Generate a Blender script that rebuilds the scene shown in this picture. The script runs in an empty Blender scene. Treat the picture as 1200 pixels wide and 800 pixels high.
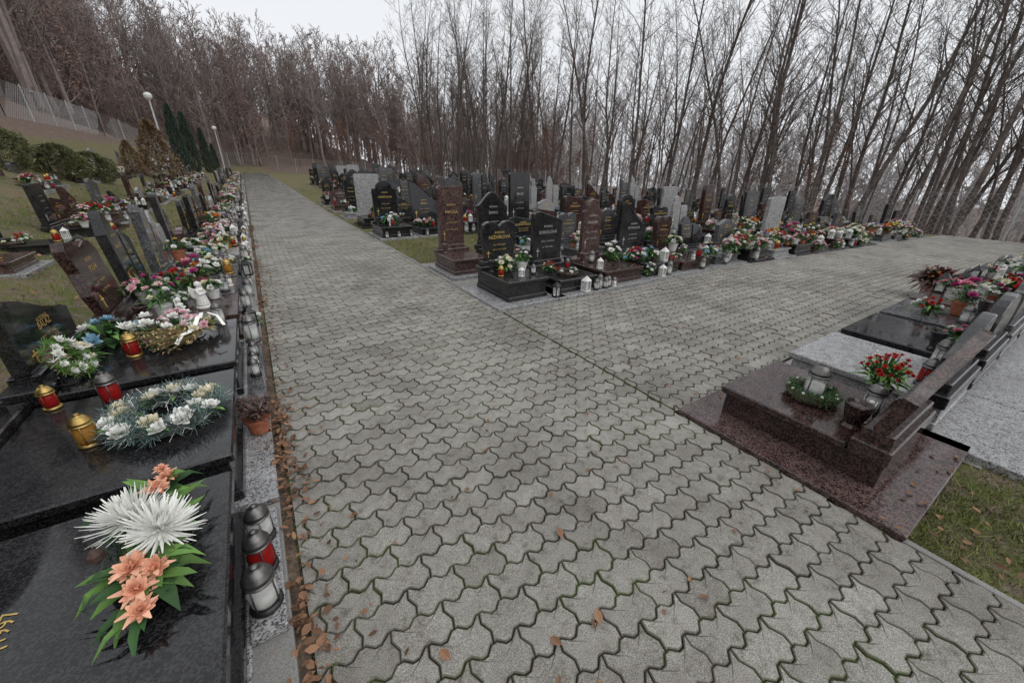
import bpy, math, random
import numpy as np
from mathutils import Vector, Matrix
R=random.Random(11)
sc=bpy.context.scene
COL=sc.collection
rad=math.radians
# ------------------------------------------------------------------ terrain
GX=[-500,-60,-20,-12,-10,-8,-5,-3.5,-2,8,22,26,60,500]
GZ=[60,17,7.6,4.3,3.5,2.4,0.9,0.28,0,0,-0.42,-1.5,-7,-22]
def ground(x,y):
    z=float(np.interp(x,GX,GZ))
    if x<-5: z=z-(z-.9)*.6*max(0,min(1,(y-54)/14)) if y<68 else z-(z-.9)*.6*max(0,min(1,(92-y)/24))
    if y>16: z+=.013*(min(y,64)-16)
    if y>64: z+=min((y-64)*0.17,15)*max(0,min(1,(34-x)/22))
    return z
# ------------------------------------------------------------------ materials
def newmat(name):
    m=bpy.data.materials.new(name); m.use_nodes=True
    nt=m.node_tree; b=nt.nodes['Principled BSDF']
    return m,nt,b
def N(nt,t,**k):
    n=nt.nodes.new(t)
    for a,v in k.items(): setattr(n,a,v)
    return n
def ramp(nt,stops):
    r=N(nt,'ShaderNodeValToRGB'); e=r.color_ramp.elements
    while len(e)<len(stops): e.new(0.5)
    for i,(p,c) in enumerate(stops):
        e[i].position=p; e[i].color=(*c,1) if len(c)==3 else c
    return r
def noise(nt,vec,scale,detail=4,rough=.6):
    n=N(nt,'ShaderNodeTexNoise'); n.inputs['Scale'].default_value=scale
    n.inputs['Detail'].default_value=detail; n.inputs['Roughness'].default_value=rough
    nt.links.new(vec,n.inputs['Vector']); return n
def mixc(nt,fac,a,b,mode='MIX'):
    m=N(nt,'ShaderNodeMix',data_type='RGBA',blend_type=mode)
    for s,v in ((0,fac),(6,a),(7,b)):
        if isinstance(v,(int,float)): m.inputs[s].default_value=v
        elif isinstance(v,tuple): m.inputs[s].default_value=(*v,1)
        else: nt.links.new(v,m.inputs[s])
    return m.outputs[2]
def simple(name,c,rough=.6,metal=0,var=.25,scale=30,spec=.5):
    m,nt,b=newmat(name)
    tc=N(nt,'ShaderNodeTexCoord'); n=noise(nt,tc.outputs['Object'],scale,1)
    r=ramp(nt,[(.3,tuple(x*(1-var) for x in c)),(.7,tuple(min(1,x*(1+var)) for x in c))])
    nt.links.new(n.outputs[0],r.inputs[0]); nt.links.new(r.outputs[0],b.inputs['Base Color'])
    b.inputs['Roughness'].default_value=rough; b.inputs['Metallic'].default_value=metal
    b.inputs['Specular IOR Level'].default_value=spec
    return m
def bump(nt,b,h,s,d=.01):
    bp=N(nt,'ShaderNodeBump'); bp.inputs['Strength'].default_value=s; bp.inputs['Distance'].default_value=d
    nt.links.new(h,bp.inputs['Height']); nt.links.new(bp.outputs[0],b.inputs['Normal'])
def granite(name,dark,mid,light,scale=170,rough=(.06,.22),pos=(.38,.5,.62),film=.35):
    m,nt,b=newmat(name)
    g=N(nt,'ShaderNodeNewGeometry')
    v=N(nt,'ShaderNodeTexVoronoi'); v.inputs['Scale'].default_value=scale; nt.links.new(g.outputs['Position'],v.inputs['Vector'])
    sep=N(nt,'ShaderNodeSeparateColor'); nt.links.new(v.outputs['Color'],sep.inputs[0])
    n=noise(nt,g.outputs['Position'],scale*.12,2,.7)
    ad=N(nt,'ShaderNodeMath',operation='MULTIPLY_ADD'); ad.inputs[1].default_value=.45; nt.links.new(sep.outputs[0],ad.inputs[0])
    mu=N(nt,'ShaderNodeMath',operation='MULTIPLY'); mu.inputs[1].default_value=.55; nt.links.new(n.outputs[0],mu.inputs[0]); nt.links.new(mu.outputs[0],ad.inputs[2])
    r=ramp(nt,[(pos[0],dark),(pos[1],mid),(pos[2],light)]); nt.links.new(ad.outputs[0],r.inputs[0])
    n2=noise(nt,g.outputs['Position'],3.5,3,.65)
    r2=ramp(nt,[(.4,(rough[0],)*3),(.65,(rough[1],)*3)]); nt.links.new(n2.outputs[0],r2.inputs[0])
    r3=ramp(nt,[(.45,(0,0,0)),(.8,(film,)*3)]); nt.links.new(n2.outputs[0],r3.inputs[0])
    c=mixc(nt,r3.outputs[0],r.outputs[0],tuple(.5*x+.05 for x in mid))
    nt.links.new(c,b.inputs['Base Color']); nt.links.new(r2.outputs[0],b.inputs['Roughness'])
    return m
M_black=granite('black_granite',(.006,.006,.007),(.012,.012,.013),(.032,.032,.034))
M_dgrey=granite('dark_grey_granite',(.028,.029,.032),(.068,.07,.074),(.15,.15,.155))
M_brown=granite('brown_granite',(.010,.006,.006),(.032,.017,.015),(.085,.047,.04),scale=120,film=.2)
M_red=granite('red_brown_granite',(.016,.010,.010),(.068,.039,.035),(.135,.088,.08),scale=130,pos=(.34,.48,.64),film=.25)
M_lgrey=granite('light_grey_granite',(.07,.07,.075),(.26,.26,.264),(.42,.42,.42),scale=170,rough=(.2,.4),pos=(.33,.45,.6))
M_gold=simple('gold_lettering',(.6,.42,.13),.45,.3,.1)
M_silver=simple('silver_lettering',(.5,.5,.48),.4,.3,.1)
M_cap=simple('metal_cap',(.15,.145,.14),.35,.8,.3)
M_goldcap=simple('brass_cap',(.42,.29,.1),.35,.9,.2)
M_blackp=simple('black_plastic',(.015,.015,.016),.35)
M_wax=simple('candle_wax',(.8,.77,.7),.5)
M_pot=simple('terracotta',(.38,.13,.07),.75,0,.2)
M_white=simple('white_ceramic',(.72,.71,.68),.45,0,.08)
def glass(name,c,t=.75,rough=.12):
    m,nt,b=newmat(name); b.inputs['Base Color'].default_value=(*c,1); b.inputs['Roughness'].default_value=rough
    b.inputs['Transmission Weight'].default_value=t; b.inputs['IOR'].default_value=1.2; return m
G_clear=glass('clear_glass',(.9,.92,.92),.7,.08); G_red=glass('red_glass',(.42,.02,.02),.5); G_amber=glass('amber_glass',(.5,.25,.05),.55)
def concrete(name,c):
    m,nt,b=newmat(name); g=N(nt,'ShaderNodeNewGeometry')
    n1=noise(nt,g.outputs['Position'],1.3,3,.65); n2=noise(nt,g.outputs['Position'],320,1,.7)
    r1=ramp(nt,[(.3,tuple(x*.72 for x in c)),(.7,tuple(x*1.15 for x in c))]); nt.links.new(n1.outputs[0],r1.inputs[0])
    r2=ramp(nt,[(.35,(.62,.62,.62)),(.65,(1.3,1.3,1.3))]); nt.links.new(n2.outputs[0],r2.inputs[0])
    c1=mixc(nt,1.0,r1.outputs[0],r2.outputs[0],'MULTIPLY')
    nt.links.new(c1,b.inputs['Base Color']); b.inputs['Roughness'].default_value=.85
    return m
M_conc=concrete('concrete',(.25,.245,.23))
def paver_mat():
    m,nt,b=newmat('concrete_paver'); g=N(nt,'ShaderNodeNewGeometry'); P=g.outputs['Position']
    n1=noise(nt,P,1.1,4,.65); n2=noise(nt,P,230,2,.8); n3=noise(nt,P,17,3,.75)
    ri=ramp(nt,[(0,(.205,.195,.178)),(.15,(.243,.234,.216)),(.8,(.27,.26,.241)),(1,(.312,.302,.282))]); nt.links.new(g.outputs['Random Per Island'],ri.inputs[0])
    r1=ramp(nt,[(.3,(.66,.645,.61)),(.5,(.98,.97,.95)),(.7,(1.16,1.16,1.15))]); nt.links.new(n1.outputs[0],r1.inputs[0])
    r2=ramp(nt,[(.3,(.38,.38,.38)),(.5,(.95,.95,.95)),(.68,(1.65,1.65,1.62))]); nt.links.new(n2.outputs[0],r2.inputs[0])
    r3=ramp(nt,[(.25,(.42,.41,.36)),(.43,(.92,.91,.88)),(.65,(1.1,1.1,1.1))]); nt.links.new(n3.outputs[0],r3.inputs[0])
    c=mixc(nt,1.0,ri.outputs[0],r1.outputs[0],'MULTIPLY'); c=mixc(nt,1.0,c,r2.outputs[0],'MULTIPLY')
    c=mixc(nt,1.0,c,r3.outputs[0],'MULTIPLY')
    sx=N(nt,'ShaderNodeSeparateXYZ'); nt.links.new(g.outputs['True Normal'],sx.inputs[0])
    rr=ramp(nt,[(.8,(1,1,1)),(.97,(0,0,0))]); nt.links.new(sx.outputs[2],rr.inputs[0])
    mo=ramp(nt,[(.48,(.08,.07,.055)),(.6,(.09,.12,.035))]); nt.links.new(n1.outputs[0],mo.inputs[0])
    mf=N(nt,'ShaderNodeMath',operation='MULTIPLY'); mf.inputs[1].default_value=.7; nt.links.new(rr.outputs[0],mf.inputs[0])
    c=mixc(nt,mf.outputs[0],c,mo.outputs[0])
    nt.links.new(c,b.inputs['Base Color']); b.inputs['Roughness'].default_value=.72
    bump(nt,b,n2.outputs[0],.7,.003); return m
M_paver=paver_mat()
def two(name,stops,scale,rough=.95,scale2=60):
    m,nt,b=newmat(name); g=N(nt,'ShaderNodeNewGeometry'); n=noise(nt,g.outputs['Position'],scale,4,.7)
    n2=noise(nt,g.outputs['Position'],scale2,2,.8)
    r=ramp(nt,stops); nt.links.new(n.outputs[0],r.inputs[0])
    r2=ramp(nt,[(.3,(.5,.5,.5)),(.7,(1.4,1.4,1.4))]); nt.links.new(n2.outputs[0],r2.inputs[0])
    c=mixc(nt,1.0,r.outputs[0],r2.outputs[0],'MULTIPLY'); nt.links.new(c,b.inputs['Base Color'])
    b.inputs['Roughness'].default_value=rough; b.inputs['Specular IOR Level'].default_value=.2
    return m
M_joint=two('mossy_joint_soil',[(.4,(.06,.05,.038)),(.5,(.075,.068,.04)),(.58,(.09,.13,.032))],2.2)
M_soil=two('soil_leaf_litter',[(.35,(.07,.054,.042)),(.6,(.15,.11,.08))],9)
M_gravel=two('gravel_bed',[(.35,(.2,.195,.18)),(.65,(.34,.33,.31))],4,scale2=90)
def terrain_mat():
    m,nt,b=newmat('grass_and_leaf_litter'); g=N(nt,'ShaderNodeNewGeometry'); P=g.outputs['Position']
    n=noise(nt,P,.8,5,.7); n2=noise(nt,P,45,3,.8); n3=noise(nt,P,6,3,.7)
    gr=ramp(nt,[(.3,(.09,.115,.035)),(.5,(.15,.17,.055)),(.68,(.22,.17,.09))]); nt.links.new(n.outputs[0],gr.inputs[0])
    li=ramp(nt,[(.35,(.14,.1,.082)),(.65,(.24,.18,.15))]); nt.links.new(n3.outputs[0],li.inputs[0])
    at=N(nt,'ShaderNodeAttribute',attribute_name='litter')
    th=N(nt,'ShaderNodeMath',operation='ADD'); nt.links.new(at.outputs['Fac'],th.inputs[0]); nt.links.new(n3.outputs[0],th.inputs[1])
    tr=ramp(nt,[(.55,(0,0,0)),(.75,(1,1,1))]); nt.links.new(th.outputs[0],tr.inputs[0])
    c=mixc(nt,tr.outputs[0],gr.outputs[0],li.outputs[0])
    r2=ramp(nt,[(.3,(.5,.5,.5)),(.7,(1.4,1.4,1.4))]); nt.links.new(n2.outputs[0],r2.inputs[0])
    c=mixc(nt,1.0,c,r2.outputs[0],'MULTIPLY'); nt.links.new(c,b.inputs['Base Color'])
    b.inputs['Roughness'].default_value=.95; b.inputs['Specular IOR Level'].default_value=.15
    bump(nt,b,n2.outputs[0],1,.03); return m
def leafm(name,c,var=.35,rough=.55):
    m,nt,b=newmat(name); g=N(nt,'ShaderNodeNewGeometry')
    r=ramp(nt,[(0,tuple(x*(1-var) for x in c)),(1,tuple(min(1,x*(1+var)) for x in c))]); nt.links.new(g.outputs['Random Per Island'],r.inputs[0])
    nt.links.new(r.outputs[0],b.inputs['Base Color']); b.inputs['Roughness'].default_value=rough
    b.inputs['Specular IOR Level'].default_value=.25; return m
FC={'white':(.86,.86,.82),'cream':(.8,.75,.58),'pink':(.72,.3,.4),'magenta':(.48,.08,.24),'red':(.48,.02,.025),
 'yellow':(.76,.56,.08),'orange':(.68,.24,.06),'peach':(.82,.45,.3),'lilac':(.45,.3,.56),'blue':(.3,.5,.62),'palepink':(.8,.52,.56)}
FM={k:leafm('petal_'+k,c,.14) for k,c in FC.items()}
M_leaf=leafm('leaf_green',(.04,.1,.03),.5); M_leaf2=leafm('leaf_bright_green',(.13,.25,.06),.4)
M_fir=leafm('fir_needles',(.05,.09,.055),.5); M_firb=leafm('blue_fir_needles',(.12,.18,.165),.5)
M_straw=leafm('dry_straw',(.4,.29,.14),.4); M_dry=leafm('dry_twig',(.1,.06,.05),.4)
M_fall=leafm('fallen_leaf',(.21,.115,.068),.55,.75); M_grass=leafm('grass_blade',(.17,.185,.065),.55)
M_bark=simple('bark',(.125,.106,.095),.9,0,.4,6,.2); M_barkf=simple('hazy_bark',(.255,.213,.2),.95,0,.15,4,.1)  # hazy bark: distance haze painted in as a paler base colour
M_barkg=simple('misty_bark',(.33,.29,.28),.95,0,.12,4,.1)  # paler still, mist of the farther stands mixed into the colour
M_barkh=simple('far_hazy_bark',(.46,.44,.44),.95,0,.1,4,.1)  # palest bark, air haze put into the colour; no volume in scene
M_beech=leafm('beech_leaf_rust',(.23,.12,.08),.4,.8); M_beechf=leafm('hazy_beech_leaf',(.31,.2,.165),.25,.9)  # hazy leaf colour has distance haze painted in, near beech is plain
M_beechg=leafm('misty_beech_leaf',(.37,.27,.235),.2,.9)  # leaf tone lightened to imitate mist over the farther stands
# ------------------------------------------------------------------ builder
class MB:
    def __init__(s): s.v=[];s.f=[];s.mi=[];s.mats=[]
    def add(s,vs,fs,mat,M=None):
        if mat not in s.mats: s.mats.append(mat)
        k=s.mats.index(mat); o=len(s.v)
        if M is not None: vs=[M@Vector(v) for v in vs]
        s.v.extend([tuple(v) for v in vs]); s.f.extend([tuple(i+o for i in f) for f in fs]); s.mi.extend([k]*len(fs))
    def box(s,x0,x1,y0,y1,z0,z1,mat,b=.006,M=None):
        def ring(i,z):
            c=b
            X0,X1,Y0,Y1=x0+i,x1-i,y0+i,y1-i
            return [(X0+c,Y0,z),(X1-c,Y0,z),(X1,Y0+c,z),(X1,Y1-c,z),(X1-c,Y1,z),(X0+c,Y1,z),(X0,Y1-c,z),(X0,Y0+c,z)]
        v=ring(b,z0)+ring(0,z0+b)+ring(0,z1-b)+ring(b,z1); f=[]
        for r in range(3):
            for i in range(8): f.append((r*8+i,r*8+(i+1)%8,(r+1)*8+(i+1)%8,(r+1)*8+i))
        f.append(tuple(range(24,32))); f.append(tuple(reversed(range(8))))
        s.add(v,f,mat,M)
    def lathe(s,prof,c,mat,seg=12,M=None):
        v=[];f=[]
        for r,z in prof:
            for i in range(seg):
                a=2*math.pi*i/seg; v.append((c[0]+r*math.cos(a),c[1]+r*math.sin(a),c[2]+z))
        for k in range(len(prof)-1):
            for i in range(seg): f.append((k*seg+i,k*seg+(i+1)%seg,(k+1)*seg+(i+1)%seg,(k+1)*seg+i))
        f.append(tuple(reversed(range(seg)))); f.append(tuple(range((len(prof)-1)*seg,len(prof)*seg)))
        s.add(v,f,mat,M)
    def tube(s,pts,rads,mat,sides=5,M=None):
        v=[];f=[];n=len(pts)
        for i,p in enumerate(pts):
            d=(pts[min(i+1,n-1)]-pts[max(i-1,0)])
            if d.length<1e-6: d=Vector((0,0,1))
            t,u,_=frame(d)
            for k in range(sides):
                a=2*math.pi*k/sides; v.append(p+t*math.cos(a)*rads[i]+u*math.sin(a)*rads[i])
        for i in range(n-1):
            for k in range(sides): f.append((i*sides+k,i*sides+(k+1)%sides,(i+1)*sides+(k+1)%sides,(i+1)*sides+k))
        s.add(v,f,mat,M)
    def ribbon(s,pts,w,mat):
        v=[];n=len(pts)
        for i,p in enumerate(pts):
            d=(pts[min(i+1,n-1)]-pts[max(i-1,0)]).normalized(); sd=d.cross(Vector((.15,.1,1))).normalized()*w
            v+= [p-sd,p+sd+Vector((0,0,w*.3))]
        s.add(v,[(2*i,2*i+1,2*i+3,2*i+2) for i in range(n-1)],mat)
    def extr(s,o,y0,y1,b,mat,M=None):
        n=len(o); oi=inset(o,b)
        rings=[(oi,y0),(o,y0+b),(o,y1-b),(oi,y1)]
        v=[(x,y,z) for pts,y in rings for x,z in pts]; f=[]
        for r in range(3):
            for i in range(n): f.append((r*n+i,(r+1)*n+i,(r+1)*n+(i+1)%n,r*n+(i+1)%n))
        f.append(tuple(range(n))); f.append(tuple(reversed(range(3*n,4*n))))
        s.add(v,f,mat,M)
    def mesh(s,name):
        me=bpy.data.meshes.new(name); me.from_pydata(s.v,[],s.f)
        for m in s.mats: me.materials.append(m)
        me.polygons.foreach_set('material_index',s.mi); me.update(); return me
def inset(o,b):
    n=len(o); r=[]
    for i in range(n):
        p=Vector(o[i]); a=Vector(o[i-1]); c=Vector(o[(i+1)%n])
        e1=(p-a); e2=(c-p)
        if e1.length<1e-7 or e2.length<1e-7: r.append(tuple(p)); continue
        e1.normalize(); e2.normalize()
        n1=Vector((-e1.y,e1.x)); n2=Vector((-e2.y,e2.x)); m=n1+n2
        if m.length<1e-6: m=n1.copy()
        m.normalize(); k=b/max(.5,m.dot(n1)); r.append((p.x+m.x*k,p.y+m.y*k))
    return r
def frame(n):
    n=Vector(n).normalized(); a=Vector((0,0,1)) if abs(n.z)<.9 else Vector((1,0,0))
    t=n.cross(a).normalized(); return t,n.cross(t),n
def obj(name,me,M=None,parent=None):
    o=bpy.data.objects.new(name,me); COL.objects.link(o)
    if M is not None: o.matrix_world=M
    if parent: o.parent=parent
    return o
def TR(x,y,z,rz=0,s=1.0,rx=0,ry=0):
    return Matrix.Translation((x,y,z))@Matrix.Rotation(rz,4,'Z')@Matrix.Rotation(rx,4,'X')@Matrix.Rotation(ry,4,'Y')@Matrix.Scale(s,4)
# ------------------------------------------------------------------ ground sheet
def build_ground():
    xs=sorted(set([-500,-300,-180,-120,-90,-75]+list(np.arange(-60,62,2.0).round(2))+[-3.5,-5]+[80,120,200,320,500]))
    ys=[-500,-200,-80,-30,-10,-4,0,4,8]+list(range(12,130,2))+[140,150,160,200,300,500]
    v=[];lit=[]
    for y in ys:
        for x in xs:
            v.append((float(x),float(y),ground(x,y)))
            fx=float(np.interp(y,[-3,8,20,38,60,68],[21.5,22.5,21,15,9,2]))
            l=0.0
            if x>fx or y>68 or x<-9: l=.8
            if y<4 and x>20: l=.7
            lit.append(l if l else .13)
    nx=len(xs); f=[(j*nx+i,j*nx+i+1,(j+1)*nx+i+1,(j+1)*nx+i) for j in range(len(ys)-1) for i in range(nx-1)]
    me=bpy.data.meshes.new('ground'); me.from_pydata(v,[],f); me.materials.append(terrain_mat())
    a=me.attributes.new('litter','FLOAT','POINT'); a.data.foreach_set('value',lit)
    obj('ground',me)
build_ground()
def sheet(name,x0,x1,y0,y1,dz,mat):
    xs=sorted(set([x0,x1]+[g for g in GX if x0<g<x1])); ys=sorted(set([y0,y1]+[g for g in (16,) if y0<g<y1]))
    mb=MB(); v=[(x,y,ground(x,y)+dz) for y in ys for x in xs]; n=len(xs)
    mb.add(v,[(j*n+i,j*n+i+1,(j+1)*n+i+1,(j+1)*n+i) for j in range(len(ys)-1) for i in range(n-1)],mat)
    return obj(name,mb.mesh(name))
XL,XR,YC0,YC1=-.15,2.33,1.353,3.84
sheet('path_bedding',XL-.01,XR+.01,-3,64,.009,M_joint)
sheet('cross_path_bedding',XR+.012,22,YC0,YC1,.009,M_joint)
sheet('leaf_litter_strip',-.46,XL-.012,-3,60,.012,M_soil)
sheet('gravel_bed',XR+.06,20.5,YC1+.01,6.9,.006,M_gravel)
sheet('gravel_bed',3.45,20.5,-.02,YC0-.01,.006,M_gravel)
# ------------------------------------------------------------------ pavers
def pavers(name,x0,x1,y0,y1,ox=0,oy=0):
    L=.212;W=.122;A=.0125;P=L/2;s=.010
    bp=[(0,A),(.12,A),(.38,-A),(.62,-A),(.88,A),(1.12,A),(1.38,-A),(1.62,-A),(1.88,A),(2,A)]
    o=[(a*P,z) for a,z in bp]+[(L+s,W*.32+A),(L-s,W*.68+A)]+[(a*P,W+z) for a,z in reversed(bp)]+[(-s,W*.68+A),(s,W*.32+A)]
    g1=np.array(inset(o,.0028)); g2=np.array(inset(o,.0068)); n=len(o)
    V=[];F=[];off=0; rs=np.random.RandomState(3)
    j0=int(math.floor((y0-oy)/W))-1; j1=int(math.ceil((y1-oy)/W))+1
    for j in range(j0,j1):
        sh=P if j%2 else 0
        for i in range(int(math.floor((x0-ox)/L))-2,int(math.ceil((x1-ox)/L))+1):
            cx=i*L+sh+ox; cy=j*W+oy
            jx,jy=rs.normal(0,.0009,2)
            def mk(g,z):
                a=np.empty((len(g),3)); a[:,0]=np.clip(g[:,0]+cx+jx,x0,x1); a[:,1]=np.clip(g[:,1]+cy+jy,y0,y1); a[:,2]=z; return a
            t=mk(g2,0)
            if np.ptp(t[:,0])<.03 or np.ptp(t[:,1])<.03: continue
            jz=rs.normal(0,.0015); tx,ty=rs.normal(0,.014,2)
            if rs.rand()<.03: jz-=.004
            gz=ground(cx+.1,cy)
            near=(cx*cx+cy*cy)<140
            cen=mk(np.array([[L/2,W/2]]),0)
            rings=([mk(g1,-.014),mk(g1,-.0035),t,cen] if near else [mk(g1,0),cen])
            for r in rings:
                z=r[:,2].copy()
                r[:,2]=z+gz+.023+jz+(r[:,0]-cx-.106)*tx+(r[:,1]-cy-.06)*ty
                V.append(r)
            m=len(rings)-1
            for k in range(m-1):
                for q in range(n): F.append((off+k*n+q,off+k*n+(q+1)%n,off+(k+1)*n+(q+1)%n,off+(k+1)*n+q))
            b=off+(m-1)*n; c=off+m*n
            for q in range(n): F.append((b+q,b+(q+1)%n,c))
            off+=m*n+1
    me=bpy.data.meshes.new(name); me.from_pydata(np.concatenate(V).tolist(),[],F); me.materials.append(M_paver)
    obj(name,me)
pavers('paved_path',XL,XR,-1.6,64)
pavers('paved_cross_path',XR+.022,22,YC0,YC1,.07,.05)
mb=MB()
yy=YC1
while yy<60:
    z=ground(2.3,yy+.5); mb.box(XR+.004,XR+.05,yy+.002,yy+.998,-.02+z,.03+z,M_conc,.003); yy+=1.0
mb.box(XR+.004,XR+.04,-1.6,.07,-.02,.028,M_conc,.004)
obj('path_edging',mb.mesh('path_edging'))
# ------------------------------------------------------------------ text
_tc={}
def textgeo(s):
    if s in _tc: return _tc[s]
    cu=bpy.data.curves.new('t','FONT'); cu.body=s; cu.size=1; cu.align_x='CENTER'; cu.resolution_u=2
    ob=bpy.data.objects.new('t',cu); COL.objects.link(ob)
    dg=bpy.context.evaluated_depsgraph_get(); me=bpy.data.meshes.new_from_object(ob.evaluated_get(dg))
    v=[tuple(p.co) for p in me.vertices]; f=[tuple(p.vertices) for p in me.polygons]
    bpy.data.objects.remove(ob); bpy.data.curves.remove(cu); bpy.data.meshes.remove(me)
    xs=[p[0] for p in v] or [0,1]; _tc[s]=(v,f,max(xs)-min(xs)); return _tc[s]
def put_text(mb,s,x,y,z,size,maxw,mat,M=None):
    v,f,w=textgeo(s); k=min(size,maxw/w) if w>0 else size
    mb.add([(x+p[0]*k,y,z+p[1]*k) for p in v],f,mat,M)
NAMES=['NIŽNÍKOVÁ','KOVÁČOVÁ','HORVÁTHOVÁ','BALÁŽ','POLÁK','SOKOLOVÁ','HUDÁK','TÓTHOVÁ','MIKULA','ŠIMKO','URBANOVÁ','LUKÁČ']
FIRST=['Ján','Mária','Jozef','Anna','Peter','Helena','Štefan','Eva']
# ------------------------------------------------------------------ headstones
def outline(k,w,h):
    a=w/2; o=[]
    if k==0:
        o=[(-a,0),(a,0)]+[(a*math.cos(t),h-.32*w+ .32*w*math.sin(t)) for t in np.linspace(0,math.pi,13)]
    elif k==1:
        o=[(-a,0),(a,0)]
        for t in np.linspace(0,1,13):
            x=a-2*a*t; o.append((x,h*(.84+.15*math.sin(t*5.2-1.2))))
    elif k==2:
        o=[(-a,0),(a,0),(a,h*.74)]+[(a-.12*w*(1-math.cos(t)),h*.74+.1*h*math.sin(t)) for t in np.linspace(.3,1.5,4)]+[(0,h*.93),(-a*.55,h),(-a*.8,h*.99),(-a*.95,h*.95),(-a,h*.88)]
    elif k==3:
        o=[(-a,0),(a,0),(a,h*.76),(a*.9,h*.8),(a*.68,h*.8)]+[(a*.66*math.cos(t),h*.82+.18*h*math.sin(t)) for t in np.linspace(0,math.pi,9)]+[(-a*.68,h*.8),(-a*.9,h*.8),(-a,h*.76)]
    elif k==4:
        o=[(-a*.8,0),(a*.8,0),(a*.95,h*.4),(a,h*.75)]+[(a*.5+a*.5*math.cos(t),h*.78+.2*h*math.sin(t)) for t in np.linspace(.2,2.6,7)]+[(0,h*.86)]+[(-a*.5+a*.5*math.cos(t),h*.78+.2*h*math.sin(t)) for t in np.linspace(.5,2.95,7)]+[(-a,h*.75),(-a*.95,h*.4)]
    elif k==5:
        o=[(-a,0),(a,0),(a,h*.96),(a*.9,h),(-a*.9,h),(-a,h*.96)]
    elif k==6:
        o=[(-a*.85,0),(a*.9,0),(a*.98,h*.3),(a*.9,h*.55),(a,h*.75),(a*.8,h*.9),(a*.4,h*.93),(0,h*.88),(-a*.4,h*.96),(-a*.8,h),(-a,h*.9),(-a*.9,h*.6),(-a,h*.3)]
    else:
        o=[(-a,0),(a,0),(a,h*.45)]+[(a-2*a*t,h*(.5+.5*t*t*(3-2*t))) for t in np.linspace(.08,.9,8)]+[(-a*.95,h*.99),(-a,h*.93)]
    return o
def grave(name,rng,w=.75,d=.9,H=.3,body=None,stone=None,kind=0,sh=.7,sw=None,thick=.08,lean=0,plinth=None,pm=(.08,.12,.08),name_i=0,txt=True,step=True,double=False,vase=True,head=True):
    mb=MB(); pl=plinth or M_lgrey
    mb.box(-w/2-pm[0],w/2+pm[0],-pm[1],d+pm[2],-.1,.05,pl,.006)
    mb.box(-w/2+.03,w/2-.03,.03,d-.01,.05,H-.05,body,.004)
    if step: mb.box(-w/2+.012,w/2-.012,.012,d-.004,.052,.11,body,.006)
    mb.box(-w/2,w/2,0,d*.8,H-.05,H,body,.008)
    mb.box(-w/2,w/2,d*.8+.004,d,H-.05,H+.05,stone,.008)
    sw=sw or w*.85
    y=d*.9
    if head:
        mb.box(-sw*.5,sw*.5,y-.07,y+.07,H+.04,H+.12,stone,.008)
        S=Matrix.Translation((0,y,H+.115))@Matrix.Rotation(lean,4,'X')
        stones=[(0,sw,sh,kind)]
        if double: stones=[(-sw*.27,sw*.5,sh,kind),(sw*.27,sw*.48,sh*.72,(kind+1)%8)]
        for (sx,ww,hh,kk) in stones:
            mb.extr(outline(kk,ww,hh),-thick/2,thick/2,.008,stone,S@Matrix.Translation((sx,0,0)))
        if txt:
            tm=M_gold if rng.random()<.6 else M_silver; hh=sh; yy=-thick/2-.0025; sx,ww=stones[0][0],stones[0][1]*.8
            lo=.75 if kind==7 else 1
            put_text(mb,'RODINA',sx,yy,hh*.68*lo,.042,ww*.7,tm,S); put_text(mb,NAMES[name_i%12],sx,yy,hh*.55*lo,.065,ww*.9,tm,S)
            for q in range(2):
                put_text(mb,FIRST[(name_i+q*3)%8]+' *19%02d †20%02d'%(20+(name_i*7+q*5)%35,3+(name_i*3+q*6)%18),sx,yy,hh*(.38-.12*q)*lo,.03,ww*.8,tm,S)
            mb.box(sx-ww*.43,sx-ww*.41,yy-.004,yy+.002,hh*.08,hh*.26,tm,.001,S); mb.box(sx-ww*.48,sx-ww*.36,yy-.0045,yy+.002,hh*.19,hh*.21,tm,.001,S)
    if vase:
        vx=(w*.5-.1)*(1 if name_i%2 else -1)
        mb.lathe([(.035,0),(.04,.01),(.03,.03),(.045,.1),(.055,.16),(.05,.165),(.035,.15)],(vx,d*.66,H),stone,10)
    me=mb.mesh(name); me['H']=H; me['w']=w; me['d']=d
    return me
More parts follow.
